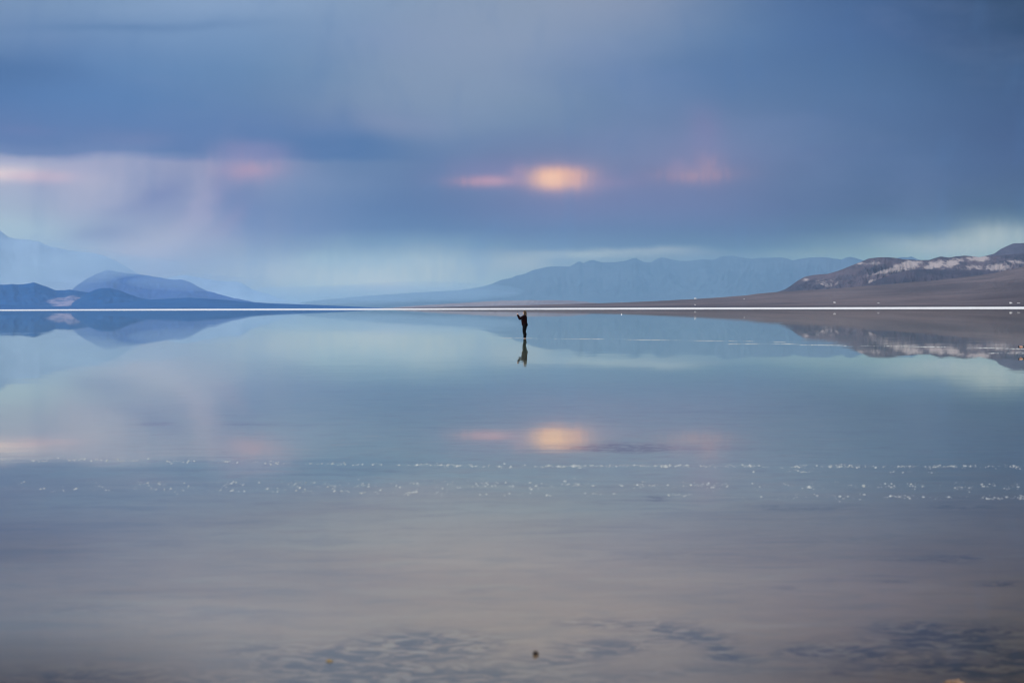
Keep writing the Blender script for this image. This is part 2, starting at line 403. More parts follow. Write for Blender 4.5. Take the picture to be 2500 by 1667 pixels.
# white salt flat beyond the water ---------------------------------
sv = []; SA = [a for a in AZS if abs(a) < 1.0]; NS = 14
for i in range(NS):
    t_ = i / (NS - 1)
    for a in SA:
        px = px_of_az(a); d0, d1, up = shore(px)
        dd = d0 * 0.995 + (d1 * 1.04 - d0) * t_
        zt = HC + up * d1 / F
        z = -0.05 + 0.09 * min(1, t_ * 8) + zt * t_ ** 1.3 + 0.05 * fbm(px * 0.05, t_ * 4) * (t_ > 0.05)
        sv.append((math.tan(a) * dd, dd, z))
def m_salt(t, p):
    o = t.coord(); x, y, z = t.sep(o)
    n = t.noise(t.comb(t.m('MULTIPLY', x, 0.006), t.m('MULTIPLY', y, 0.012), 0), 1, 5, 0.6)
    t.l.new(t.mix(t.rng(n, 0.58, 0.72), (0.74, 0.74, 0.74), (0.52, 0.50, 0.49)), p.inputs['Base Color'])
M_salt = material('salt_crust', m_salt, 0.9, 0.2)
tag(mesh_obj('salt_flat', sv, grid_faces(NS, len(SA)), M_salt), kind='structure')

# ------------------------------------------------------------------ hills
def crop(x0, y0, s, pts): return [(x0 + s * a, y0 + s * b) for a, b in pts]
def heights(profile, px):
    xs = [p[0] for p in profile]; ys = [p[1] for p in profile]
    return float(np.interp(px, xs, ys))
GRIDS = {}
def hill(name, profile, d_ridge, d_foot, mat, seed=0, dpx=3.0, rows_=40, rug=0.35, freq=0.02, power=1.0, edge=1.2, pale=None, foot_z=None, kind='structure'):
    x0, x1 = profile[0][0], profile[-1][0]
    n = int((x1 - x0) / dpx) + 1
    V, A = [], []; back = max(4, rows_ // 6)
    for i in range(rows_ + back):
        t_ = i / (rows_ - 1)
        for j in range(n):
            px = x0 + (x1 - x0) * j / (n - 1)
            py = heights(profile, px)
            py += edge * fbm(px * 0.045, seed, 0, 5) * min(1, max(0, (HOR - py)) / 25)
            hor = HOR - 0.003 * (px - 1250)
            e = max((hor - py) / F, 0.0)
            df = d_foot(px) if callable(d_foot) else d_foot
            dr = d_ridge(px) if callable(d_ridge) else d_ridge
            if t_ <= 1:
                dd = df + (dr - df) * t_
                s_ = t_ ** power
                sk = px + 40 * t_ * mn.noise(Vector((px * .006, seed, 0))) * 3
                q = .62 * ridged(sk * freq, t_ * 2.6 + seed * 3.1, seed) + .38 * ridged(sk * freq * 2.6, t_ * 6.5 + seed * 1.7, seed + 2)
                w = 4 * t_ * (1 - t_)
                s_ *= 1 - rug * w * (1 - q) * 1.25
                s_ = min(s_, 1.0)
                fz = foot_z(px) if foot_z else 0.0
                z = fz + (HC + e * dr - fz) * (dd / dr) * s_ - (1 - t_) * 0.3
            else:
                dd = dr * (1 + 0.25 * (t_ - 1) * 2)
                z = (HC + e * dr) * max(0, 1 - (t_ - 1) * 5) - 0.5
            V.append((math.tan(math.atan((px - 1250) / F)) * dd, dd, z))
            if pale:
                cy = hor - F * (z - HC) / dd
                A.append(min(1.0, pale(px, cy, t_)))
    o = mesh_obj(name, V, grid_faces(rows_ + back, n), mat, attrs={'pale': A} if pale else None)
    GRIDS[name] = (V, rows_, n)
    return tag(o, kind=kind)
def rock(name, dark, mid, pale=None, scale=0.002, bump=0.6, rough=0.95, streak=1.0):
    def b(t, p):
        o = t.coord(); x, y, z = t.sep(o)
        v = t.comb(t.m('MULTIPLY', x, streak), t.m('MULTIPLY', y, 0.5), t.m('MULTIPLY', z, 1.6))
        n = t.noise(v, scale, 8, 0.62, dist=0.3); n2 = t.noise(v, scale * 7, 6, 0.65); n3 = t.noise(t.comb(t.m('MULTIPLY', x, 2.2), t.m('MULTIPLY', y, 0.4), t.m('MULTIPLY', z, 1.2)), scale * 5, 8, 0.72)
        c = t.mix(t.rng(n, 0.38, 0.62), dark, mid)
        c = t.mix(t.m('MULTIPLY', t.rng(n2, 0.4, 0.7), 0.35), c, tuple(q * 1.5 for q in mid))
        if pale:
            pf = t.m('MULTIPLY', t.rng(t.m('ADD', t.attr('pale'), t.m('MULTIPLY', t.m('SUBTRACT', n3, 0.5), 2.7)), 0.15, 0.64), t.rng(t.attr('pale'), 0.04, 0.25, 0.0, 0.95))
            c = t.mix(pf, c, pale)
        t.l.new(c, p.inputs['Base Color'])
        bn = t.n.new('ShaderNodeBump'); bn.inputs['Strength'].default_value = bump; bn.inputs['Distance'].default_value = 0.06 / scale
        t.l.new(t.m('ADD', n, t.m('MULTIPLY', n2, 0.3)), bn.inputs['Height']); t.l.new(bn.outputs[0], p.inputs['Normal'])
    return material(name, b, rough, 0.05)

LC = (0, 540, 0.2976)
far_left = crop(*LC, [(-4500,640),(-3000,250),(-1800,-150),(-900,-300),(-300,-60),(-60,30),(0,75),(40,105),(70,128),(110,145),(160,147),(240,152),(275,162),(320,165),(350,182),(420,210),(500,222),(550,238),(620,245),(700,258),(780,262),(860,285),(960,330),(1080,400),(1300,520),(1600,640),(1900,725)])
mid_left = crop(*LC, [(450,700),(560,590),(640,520),(700,480),(800,430),(870,400),(930,405),(980,418),(1080,432),(1180,440),(1280,458),(1430,480),(1490,478),(1560,500),(1640,545),(1700,572),(1800,600),(1900,625),(2000,645),(2200,690),(2352,722)])
faint_left = crop(*LC, [(1150,560),(1350,470),(1500,440),(1650,465),(1760,485),(1850,497),(1900,493),(1960,500),(2000,515),(2060,555),(2130,580),(2200,595),(2250,620),(2352,650),(2500,680),(2700,712),(2900,722)])
near_left = crop(*LC, [(-4300,722),(-3000,600),(-2000,480),(-1200,430),(-600,500),(-200,515),(0,520),(100,517),(190,520),(275,503),(330,517),(400,545),(455,566),(520,567),(575,562),(640,573),(730,582),(800,600),(900,640),(1100,690),(1300,722)])
near_left2 = crop(*LC, [(430,722),(560,690),(660,630),(730,585),(790,558),(850,547),(910,549),(980,568),(1060,600),(1150,628),(1300,655),(1500,680),(1800,705),(2000,722)])
apron_left = crop(*LC, [(-4500,722),(-3000,705),(-1200,690),(0,690),(600,700),(1000,668),(1250,642),(1400,635),(1550,627),(1700,637),(1850,645),(2000,660),(2200,672),(2352,678),(2600,687),(2900,700),(3150,712),(3350,720)])
far_mid = [(640,748),(760,735),(872,724),(1010,714.6),(1116,709),(1169,702),(1201,693),(1222,683.7),(1250,678.4)] + crop(1200, 560, 0.2976, [(200,380),(270,365),(340,335),(400,320),(450,310),(510,305),(560,303),(640,305),(680,285),(720,263),(755,277),(800,258),(835,251),(870,260),(910,272),(960,270),(1020,272),(1060,262),(1110,255),(1150,240),(1185,233),(1215,252),(1250,268),(1310,270),(1350,245),(1390,232),(1430,235),(1480,248),(1560,260),(1640,258),(1720,248),(1830,250),(1880,225),(1900,218),(1990,218),(2050,230),(2140,243)]) + crop(1850, 560, 0.27636, [(0,252),(150,250),(220,250),(260,258),(310,275),(360,262),(450,250),(570,246),(640,252),(740,266),(780,250),(820,243),(870,255),(930,275),(1060,300),(1160,285),(1240,250),(1290,245),(1330,248),(1355,238),(1390,255),(1430,268),(1600,300),(2600,330)])
badland = crop(1850, 560, 0.27636, [(60,575),(120,562),(180,550),(240,530),(290,500),(350,455),(420,418),(500,402),(560,397),(610,395),(700,370),(760,348),(840,315),(930,280),(980,258),(1060,248),(1150,246),(1220,253),(1290,265),(1380,268),(1420,272),(1520,270),(1560,255),(1620,240),(1690,250),(1760,238),(1830,232),(1900,238),(1960,245),(2010,237),(2100,232),(2200,225),(2352,210),(2900,170),(3600,120),(4400,250),(5200,500)])
badland_high = crop(1850, 560, 0.27636, [(1700,330),(1850,275),(1960,246),(2010,237),(2090,215),(2150,172),(2210,145),(2260,124),(2352,122),(2500,100),(2900,70),(3600,40),(4300,180),(4900,400)])
badland_low = crop(1850, 560, 0.27636, [(850,545),(1000,470),(1100,430),(1180,395),(1300,368),(1420,352),(1520,350),(1600,362),(1700,368),(1800,360),(1950,358),(2060,370),(2150,385),(2352,400),(2900,400)])
low_far = crop(1200, 560, 0.2976, [(-800,640),(-550,622),(-300,606),(-100,595),(0,590),(100,583),(200,585),(300,580),(400,583),(480,580),(550,582),(620,584),(700,587),(760,592),(820,600),(950,615),(1150,630),(1400,640)])
fan = crop(1200, 560, 0.2976, [(-900,646),(-600,641),(-300,634),(0,628),(300,621),(600,612),(850,606),(1070,600),(1340,588),(1660,572),(1900,556),(2100,540)]) + crop(1850, 560, 0.27636, [(0,568),(180,552),(400,540),(650,525),(950,500),(1140,487),(1350,465),(1500,455),(1620,445),(1800,425),(2000,400),(2100,385),(2200,362),(2352,330),(2700,280),(3300,220),(4200,290),(5200,470),(6100,660)])

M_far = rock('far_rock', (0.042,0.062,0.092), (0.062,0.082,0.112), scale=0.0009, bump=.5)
M_farleft = rock('far_mist_pale_rock', (0.25,0.34,0.45), (0.27,0.36,0.47), scale=0.0004, bump=.08)  # paleness of the mist put into the rock colour
M_left = rock('haze_blue_rock', (0.008,0.066,0.205), (0.012,0.078,0.235), pale=(0.24,0.24,0.36), scale=0.0012, bump=.35)  # strong blue of the haze painted into the rock colour
M_mid = rock('haze_blue_rock', (0.03,0.085,0.25), (0.04,0.10,0.29), scale=0.0012, bump=.25)  # haze blue painted into this rock too, slightly lighter
M_right = rock('badland_rock', (0.034,0.034,0.056), (0.100,0.080,0.100), pale=(0.36,0.31,0.30), scale=0.0035, bump=.75)
M_low = rock('dark_badland_rock', (0.026,0.030,0.052), (0.06,0.052,0.074), pale=(0.28,0.24,0.24), scale=0.005, bump=.7)
M_high = rock('ridge_rock', (0.045,0.048,0.075), (0.07,0.068,0.10), scale=0.004)
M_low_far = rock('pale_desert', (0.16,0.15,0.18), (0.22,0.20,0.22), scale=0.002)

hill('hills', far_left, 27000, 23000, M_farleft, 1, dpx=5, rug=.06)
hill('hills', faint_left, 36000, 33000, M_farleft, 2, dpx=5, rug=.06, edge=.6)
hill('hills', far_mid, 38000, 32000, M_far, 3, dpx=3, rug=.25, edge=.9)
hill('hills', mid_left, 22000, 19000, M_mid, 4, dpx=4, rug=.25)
def pl(x, y, t):
    return 0.62 * math.exp(-(((x - 158) / 50) ** 2 + ((y - 738 + (x - 158) * .18) / 13) ** 2))
hill('hills', near_left, 15000, 12500, M_left, 5, dpx=3, rug=.35, pale=pl)
hill('hills', near_left2, 13500, 11500, M_left, 6, dpx=3, rug=.35, pale=lambda x, y, t: 0)
hill('hills', apron_left, 11500, 9400, M_left, 7, dpx=5, rug=.15, pale=lambda x, y, t: 0, edge=.4)
hill('hills', low_far, 12500, 10500, M_low_far, 8, dpx=3, rug=.5, freq=.05)
def pale_r(x, y, t):
    X, Y = (x - 1850) / .27636, (y - 560) / .27636; v = 0
    for cx, cy, sx, sy, w, sh in [(1150,365,150,16,.8,-.25),(1330,320,110,38,1,-.2),(1240,350,90,20,.8,-.3),(1560,318,80,38,.85,-.3),(1720,298,80,34,.8,-.3),(1950,262,95,22,1,0),(1900,335,120,22,.55,0),(2130,335,110,26,.95,0),(2280,285,90,24,.6,0),(1010,450,38,16,.8,-.4),(620,470,120,34,.38,0),(430,440,60,24,.35,-.3),(1180,415,50,28,.35,0),(1520,440,40,14,.45,-.4),(920,310,70,26,.35,0),(1040,300,60,30,.35,0),(620,490,60,22,.3,0)]:
        dx = X - cx; dy_ = Y - cy - sh * dx
        v = max(v, w * math.exp(-((dx / sx) ** 2 + (dy_ / sy) ** 2)))
    return v
hill('hills', badland_high, 11500, 9800, M_high, 9, dpx=2, rug=.4, edge=.6)
hill('hills', badland, 9800, 7600, M_right, 10, dpx=1.6, rows_=90, rug=.42, freq=.024, edge=.35, power=.8, pale=pale_r)
hill('hills', badland_low, 8000, 6900, M_low, 11, dpx=2, rows_=40, rug=.45, freq=.03, edge=.6, pale=lambda x, y, t: pale_r(x, y, t) * .35)

def m_fan(t, p):
    o = t.coord(); x, y, z = t.sep(o)
    v = t.comb(t.m('MULTIPLY', x, 1.0), t.m('MULTIPLY', y, 0.35), z)
    n = t.noise(v, 0.0035, 8, 0.6, dist=0.5); n2 = t.noise(t.comb(t.m('MULTIPLY', x, 0.4), t.m('MULTIPLY', y, 0.9), z), 0.02, 7, 0.7)
    c = t.mix(t.rng(n, 0.38, 0.62), (0.075, 0.058, 0.064), (0.125, 0.098, 0.102))
    c = t.mix(t.m('MULTIPLY', t.rng(n2, 0.42, 0.68), 0.6), c, (0.17, 0.135, 0.14))
    st = t.noise(t.comb(t.m('MULTIPLY', x, 0.25), t.m('MULTIPLY', y, 0.5), t.m('MULTIPLY', z, 4.0)), 0.012, 6, 0.65, dist=0.4)
    c = t.mix(t.m('MULTIPLY', t.rng(st, 0.52, 0.68), 0.5), c, (0.16, 0.125, 0.13))
    c = t.mix(t.m('MULTIPLY', t.rng(st, 0.46, 0.32), 0.5), c, (0.05, 0.042, 0.052))
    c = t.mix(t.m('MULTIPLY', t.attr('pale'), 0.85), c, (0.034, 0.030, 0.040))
    t.l.new(c, p.inputs['Base Color'])
    bn = t.n.new('ShaderNodeBump'); bn.inputs['Strength'].default_value = 0.35; bn.inputs['Distance'].default_value = 6
    t.l.new(t.m('ADD', n, t.m('MULTIPLY', n2, 0.4)), bn.inputs['Height']); t.l.new(bn.outputs[0], p.inputs['Normal'])
M_fan = material('gravel_fan', m_fan, 0.97, 0.05)
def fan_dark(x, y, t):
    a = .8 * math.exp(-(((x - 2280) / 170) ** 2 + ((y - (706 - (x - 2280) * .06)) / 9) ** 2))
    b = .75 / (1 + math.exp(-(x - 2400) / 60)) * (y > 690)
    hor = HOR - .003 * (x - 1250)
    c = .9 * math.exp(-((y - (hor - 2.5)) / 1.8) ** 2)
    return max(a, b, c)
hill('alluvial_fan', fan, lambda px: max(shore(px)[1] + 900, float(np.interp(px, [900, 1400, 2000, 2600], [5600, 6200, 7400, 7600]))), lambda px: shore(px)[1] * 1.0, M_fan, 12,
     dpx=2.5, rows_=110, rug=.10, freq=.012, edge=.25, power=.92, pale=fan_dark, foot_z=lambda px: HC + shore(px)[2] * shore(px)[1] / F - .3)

def on_fan(px, py):
    V, nr, n = GRIDS['alluvial_fan']; best = None
    x0, x1 = fan[0][0], fan[-1][0]; j = min(n - 1, max(0, int(round((px - x0) / (x1 - x0) * (n - 1)))))
    for i in range(nr):
        x, y, z = V[i * n + j]; cy = HOR - .003 * (px - 1250) - F * (z - HC) / y
        if best is None or abs(cy - py) < best[0]: best = (abs(cy - py), Vector(((px - 1250) / F * y, y, z)))
        if cy < py: break
    return best[1]
# gravel road and track on the slope
def road(name, pts, width, mat):
    P = []
    for (a, b), (c, e) in zip(pts, pts[1:]):
        k = max(2, int((c - a) / 12))
        P += [on_fan(a + (c - a) * i / k, b + (e - b) * i / k) for i in range(k)]
    P.append(on_fan(*pts[-1])); V = []
    for i, p in enumerate(P):
        q = P[max(0, i - 2):i + 3]; m = sum(q, Vector()) / len(q)
        V += [(m.x, m.y - width / 2, m.z + 0.35), (m.x, m.y + width / 2, m.z + 0.45)]
    return tag(mesh_obj(name, V, [(2 * i, 2 * i + 2, 2 * i + 3, 2 * i + 1) for i in range(len(P) - 1)], mat), kind='structure')
M_road = plain('pale_gravel', (0.24, 0.21, 0.205), 0.95, 0.1, 0.15, 0.05)
road('road', [(1700, 737), (1850, 737), (1955, 738.6), (2038, 740), (2145, 741.4), (2330, 742.6), (2520, 743.4)], 12, M_road)
road('road', [(1519, 737.8), (1528, 738.8), (1537, 740.0)], 10, M_road)

# ------------------------------------------------------------------ small builders
def bm_box(bm, c, s, taper=1.0, rot=None):
    vs = []
    for z in (-1, 1):
        k = taper if z > 0 else 1
        for x, y in ((-1, -1), (1, -1), (1, 1), (-1, 1)):
            v = Vector((x * s[0] / 2 * k, y * s[1] / 2 * (k if taper < 1 else 1), z * s[2] / 2))
            if rot: v = rot @ v
            vs.append(bm.verts.new(v + Vector(c)))
    for f in ((3, 2, 1, 0), (4, 5, 6, 7), (0, 1, 5, 4), (1, 2, 6, 5), (2, 3, 7, 6), (3, 0, 4, 7)):
        bm.faces.new([vs[i] for i in f])
def bm_loft(bm, rings, seg=14):
    """rings: (centre, rx, ry[, normal]); elliptical tube with rounded ends"""
    R_ = []
    n = len(rings)
    for i, rg in enumerate(rings):
        c = Vector(rg[0]); a = Vector(rings[max(0, i - 1)][0]); b = Vector(rings[min(n - 1, i + 1)][0])
        tdir = (b - a).normalized()
        side = Vector((0, 1, 0)) if abs(tdir.y) < 0.9 else Vector((0, 0, 1))
        u = (side - tdir * side.dot(tdir)).normalized(); w = tdir.cross(u)
        R_.append([bm.verts.new(c + u * math.cos(k / seg * 2 * math.pi) * rg[2] + w * math.sin(k / seg * 2 * math.pi) * rg[1]) for k in range(seg)])
    for a, b in zip(R_, R_[1:]):
        for k in range(seg): bm.faces.new((a[k], a[(k + 1) % seg], b[(k + 1) % seg], b[k]))
    bm.faces.new(R_[0][::-1]); bm.faces.new(R_[-1])
def bm_ball(bm, c, r, rot=None, sub=3):
    m = Matrix.Translation(c) @ (rot.to_4x4() if rot else Matrix.Identity(4)) @ Matrix.Diagonal((*r, 1))
    bmesh.ops.create_icosphere(bm, subdivisions=sub, radius=1, matrix=m)
def bm_limb(bm, pts, seg=12):
    """pts: (point, radius): rounded, tapering limb"""
    rings = []
    for i in range(len(pts) - 1):
        (a, ra), (b, rb) = pts[i], pts[i + 1]
        a, b = Vector(a), Vector(b)
        for k in range(4):
            t_ = k / 4; rings.append((a.lerp(b, t_), ra + (rb - ra) * t_, ra + (rb - ra) * t_))
    rings.append((Vector(pts[-1][0]), pts[-1][1], pts[-1][1]))
    bm_loft(bm, rings, seg)
    for p, r in (pts[0], pts[-1]): bm_ball(bm, p, (r * .98,) * 3, sub=2)
    for p, r in pts[1:-1]: bm_ball(bm, p, (r * 1.0,) * 3, sub=2)
def finish(name, bm, mat, parent=None, voxel=None, smooth=True, smooth_it=4, noise_amp=0.0):
    me = bpy.data.meshes.new(name); bmesh.ops.recalc_face_normals(bm, faces=bm.faces); bm.to_mesh(me); bm.free()
    o = bpy.data.objects.new(name, me); C.objects.link(o)
    if voxel:
        md = o.modifiers.new('r', 'REMESH'); md.mode = 'VOXEL'; md.voxel_size = voxel
        ms = o.modifiers.new('s', 'SMOOTH'); ms.iterations = smooth_it; ms.factor = 0.5
        dg = bpy.context.evaluated_depsgraph_get(); dg.update()
        new = bpy.data.meshes.new_from_object(o.evaluated_get(dg)); o.modifiers.clear(); o.data = new; me = new; me.name = name
    if noise_amp:
        for v in me.vertices: v.co += v.normal * noise_amp * fbm(v.co.x * 9, v.co.y * 9, v.co.z * 5, 3)
    if smooth: me.polygons.foreach_set('use_smooth', [True] * len(me.polygons))
    me.materials.clear(); me.materials.append(mat)
    if parent: o.parent = parent
    return o
def thing(name, label, cat, loc, rz=0.0, group=None):
    o = bpy.data.objects.new(name, None); C.objects.link(o); o.location = loc; o.rotation_euler.z = rz
    o.empty_display_size = 0.3
    return tag(o, label, cat, group)

M_skin = plain('skin', (0.60, 0.40, 0.31), 0.5, 0.4, 0.06, 20)
M_skin2 = plain('weathered_skin', (0.55, 0.30, 0.22), 0.5, 0.4, 0.08, 20)
M_sweater = plain('maroon_knit', (0.009, 0.0025, 0.003), 0.95, 0.05, 0.3, 60)
M_trouser = plain('black_cloth', (0.0045, 0.005, 0.006), 0.95, 0.05, 0.3, 60)
M_teal = plain('teal_shell', (0.006, 0.045, 0.060), 0.7, 0.2, 0.3, 25)
M_navy = plain('dark_trousers', (0.012, 0.015, 0.022), 0.9, 0.1, 0.3, 40)
M_phone = plain('black_glass', (0.012, 0.012, 0.014), 0.2, 0.5, 0.1, 20)
M_eye = plain('dark_iris', (0.02, 0.012, 0.01), 0.2, 0.5, 0.1, 50)
M_lip = plain('lip', (0.42, 0.16, 0.14), 0.5, 0.3, 0.1, 50)
def m_hair(t, p):
    o = t.coord(); x, y, z = t.sep(o)
    n = t.noise(t.comb(t.m('MULTIPLY', x, 40), t.m('MULTIPLY', y, 40), t.m('MULTIPLY', z, 5)), 1, 3, 0.6)
    t.l.new(t.mix(t.rng(n, 0.48, 0.66), (0.022, 0.014, 0.008), (0.26, 0.16, 0.07)), p.inputs['Base Color'])
M_hair = material('golden_brown_hair', m_hair, 0.6, 0.3)
M_hair2 = plain('dark_hair', (0.03, 0.018, 0.012), 0.6, 0.3, 0.3, 60)

def hand(bm, wrist, palm, tip_dir, side, s=1.0, curl=0.5, grip=Vector((1, 0, 0))):
    """palm pad plus four unequal fingers and a thumb. side=+1/-1 puts the thumb; grip = where fingers curl"""
    wrist, palm = Vector(wrist), Vector(palm); fwd = (palm - wrist).normalized()
    grip = (grip - fwd * grip.dot(fwd)).normalized(); lat = fwd.cross(grip) * side
    rot = Matrix((lat, grip, fwd)).transposed()
    bm_ball(bm, palm, (.040 * s, .016 * s, .048 * s), rot)
    bm_limb(bm, [(wrist, .026 * s), (palm - fwd * .02 * s, .026 * s)])
    for k, (L, o_) in enumerate(((.070, .028), (.078, .010), (.073, -.009), (.058, -.027))):
        b = palm + fwd * .038 * s + lat * o_ * s
        p1 = b + (fwd * (1 - curl * .5) + grip * curl * .8).normalized() * L * .45 * s
        p2 = p1 + (fwd * (1 - curl * 1.1) + grip * (curl * 1.5)).normalized() * L * .33 * s
        p3 = p2 + (fwd * (1 - curl * 1.9) + grip * (curl * 1.7)).normalized() * L * .25 * s
        bm_limb(bm, [(b, .0095 * s), (p1, .009 * s), (p2, .0083 * s), (p3, .007 * s)], 8)
    b = palm - fwd * .012 * s + lat * .032 * s
    p1 = b + (lat * .7 + fwd * .5 + grip * .5).normalized() * .036 * s
    p2 = p1 + (fwd * .8 + grip * .6 + lat * .05).normalized() * .030 * s
    bm_limb(bm, [(b, .013 * s), (p1, .0115 * s), (p2, .009 * s)], 8)
def head(bm, c, fd, s=1.0):
    """head with skull, jaw, nose, ears, brow; fd = facing direction (unit, horizontal part mostly)"""
    c, fd = Vector(c), Vector(fd).normalized(); lat = fd.cross(Vector((0, 0, 1))).normalized(); up = lat.cross(fd)
    rot = Matrix((fd, lat, up)).transposed()
    P = lambda f, l, u: c + fd * f * s + lat * l * s + up * u * s
    bm_ball(bm, P(-.008, 0, .022), (.096 * s, .075 * s, .088 * s), rot)
    bm_ball(bm, P(.030, 0, -.030), (.058 * s, .056 * s, .078 * s), rot)
    bm_ball(bm, P(.066, 0, -.088), (.020 * s, .024 * s, .018 * s), rot)
    bm_loft(bm, [(P(.078, 0, .016), .009 * s, .007 * s), (P(.090, 0, -.010), .010 * s, .009 * s), (P(.095, 0, -.024), .011 * s, .012 * s), (P(.082, 0, -.032), .009 * s, .011 * s)], 10)
    for q in (-1, 1):
        bm_ball(bm, P(-.005, q * .074, -.005), (.018 * s, .008 * s, .030 * s), rot)
        bm_ball(bm, P(.056, q * .036, -.022), (.022 * s, .022 * s, .020 * s), rot)
    bm_ball(bm, P(.076, 0, .028), (.012 * s, .045 * s, .008 * s), rot)
    return P, rot
def face(P, rot, root, s=1.0):
    for q in (-1, 1):
        bm = bmesh.new(); bm_ball(bm, P(.0755, q * .029, .006), (.007 * s, .011 * s, .006 * s), rot, 2); finish('eye', bm, M_eye, root)
    bm = bmesh.new(); bm_ball(bm, P(.086, 0, -.056), (.010 * s, .024 * s, .007 * s), rot, 2); finish('mouth', bm, M_lip, root)

# ------------------------------------------------------------------ woman taking a picture
wp = on_water(1281.3, 826.2)
pr = thing('person', 'person in dark maroon sweater and black trousers standing in the shallow water, raising a phone', 'person', (wp.x, wp.y, 0))
GROUND = -0.045
def sx(X): return (X - 580) * .001316          # outline measured on the photograph, feet at 0
bm = bmesh.new()
legs = {}
for q, off in ((-1, -.020), (1, .022)):
    hip = (sx(590) , q * .085, .86); knee = (sx(552) + off, q * .075, .37); ank = (sx(578) + off * 1.3, q * .075, .05)
    legs[q] = (hip, knee, ank, off)
    bm_limb(bm, [(hip, .085), ((sx(565) + off * .6, q * .08, .60), .074), (knee, .052), ((sx(588) + off, q * .077, .25), .054), (ank, .034), ((ank[0] + .005, q * .075, GROUND + .03), .030)])
    f0 = Vector((ank[0] + .035, q * .078, GROUND + .022))
    bm_loft(bm, [(f0, .026, .028), (f0 + Vector((-.06, 0, .012)), .030, .034), (f0 + Vector((-.13, 0, -.002)), .020, .042), (f0 + Vector((-.185, 0, -.008)), .012, .040)], 12)
    for k in range(5):
        bm_ball(bm, f0 + Vector((-.195 + abs(k - (0 if q < 0 else 4)) * .006, (k - 2) * .017, -.008)), (.016, .0085, .009), sub=1)
bm_loft(bm, [((sx(590), 0, .74), .10, .13), ((sx(592), 0, .84), .125, .165), ((sx(575), 0, .95), .105, .150), ((sx(555), 0, 1.08), .100, .135), ((sx(560), 0, 1.20), .105, .150), ((sx(575), 0, 1.31), .085, .150), ((sx(580), 0, 1.37), .05, .08)], 18)
bm_limb(bm, [((sx(590), 0, 1.33), .055), ((sx(580), 0, 1.44), .052)])
hc = (sx(572), 0, 1.545)
P, rot = head(bm, hc, (-1, 0, -.02), .96)
arms = {}
for q in (-1, 1):
    sh = (sx(585), q * .165, 1.315); elb = (sx(358), q * .150, 1.175); wr_ = (sx(268), q * .070, 1.375)
    arms[q] = (sh, elb, wr_)
    bm_limb(bm, [(sh, .052), (elb, .038), (wr_, .026)])
    hand(bm, wr_, (sx(262), q * .052, 1.440), None, -q, .92, .62, grip=Vector((-.15, -q * 1.0, 0)))
finish('body', bm, M_skin, pr, voxel=.006, smooth_it=3)
face(P, rot, pr, .96)
bm = bmesh.new()
bm_loft(bm, [((sx(590), 0, .70), .115, .150), ((sx(592), 0, .76), .172, .184), ((sx(586), 0, .84), .170, .190), ((sx(566), 0, .93), .130, .168), ((sx(560), 0, .99), .122, .160)], 20)
for q in (-1, 1):
    hip, knee, ank, off = legs[q]
    bm_limb(bm, [((sx(588), q * .085, .80), .130), ((sx(566) + off * .6, q * .08, .58), .116), ((knee[0], knee[1], knee[2] + .02), .080), ((sx(586) + off, q * .077, .25), .086), ((ank[0], ank[1], .10), .062)])
    bm_loft(bm, [((ank[0], ank[1], .16), .068, .068), ((ank[0], ank[1], .035), .060, .060)], 14)
finish('trousers', bm, M_trouser, pr, voxel=.012, smooth_it=4)
bm = bmesh.new()
bm_loft(bm, [((sx(578), 0, .79), .178, .195), ((sx(570), 0, .86), .178, .198), ((sx(558), 0, .96), .170, .190), ((sx(552), 0, 1.06), .178, .190), ((sx(554), 0, 1.16), .180, .200), ((sx(566), 0, 1.26), .165, .210), ((sx(578), 0, 1.34), .130, .178), ((sx(586), 0, 1.385), .066, .085)], 22)
for q in (-1, 1):
    sh, elb, wr_ = arms[q]
    bm_limb(bm, [(sh, .092), (elb, .084), (wr_, .062)])
bm_ball(bm, (sx(470), 0, 1.17), (.075, .15, .09))
finish('sweater', bm, M_sweater, pr, voxel=.012, smooth_it=5, noise_amp=.006)
bm = bmesh.new(); hx, _, hz = hc
bm_ball(bm, (hx + .016, 0, hz + .030), (.098, .087, .088))
bm_ball(bm, (hx + .050, 0, hz - .010), (.070, .085, .095))
for k in range(17):
    a = (k / 16 - .5) * 2 * 2.05; cx, cy = hx + .015 + .082 * math.cos(a), .082 * math.sin(a)
    L = .17 + .03 * math.sin(k * 2.1)
    bm_limb(bm, [((cx * 1.0, cy, hz + .03), .020), ((cx + .012 * math.cos(a), cy * 1.08, hz - L * .45), .021), ((cx + .010 * math.cos(a) + .004 * math.sin(k * 3), cy * 1.0, hz - L), .011)], 8)
finish('hair', bm, M_hair, pr, voxel=.007, smooth_it=2)
bm = bmesh.new(); bm_box(bm, (0, 0, 0), (.010, .076, .155)); bmesh.ops.bevel(bm, geom=bm.edges[:], offset=.004, segments=2, affect='EDGES')
ph = thing('phone', 'dark phone held upright in the raised hands of the person standing in the water', 'phone', (wp.x + sx(268), wp.y, 1.462))
o_ = finish('case', bm, M_phone, ph); o_.location.z = .078
bm = bmesh.new(); bm_box(bm, (.0056, 0, .078), (.0008, .068, .143)); finish('screen', bm, M_phone, ph)
bm = bmesh.new()
for k in range(3): bm_ball(bm, (-.006, .020 - .0, .135 - k * .018), (.002, .007, .007), sub=1)
finish('camera_lens', bm, M_phone, ph)

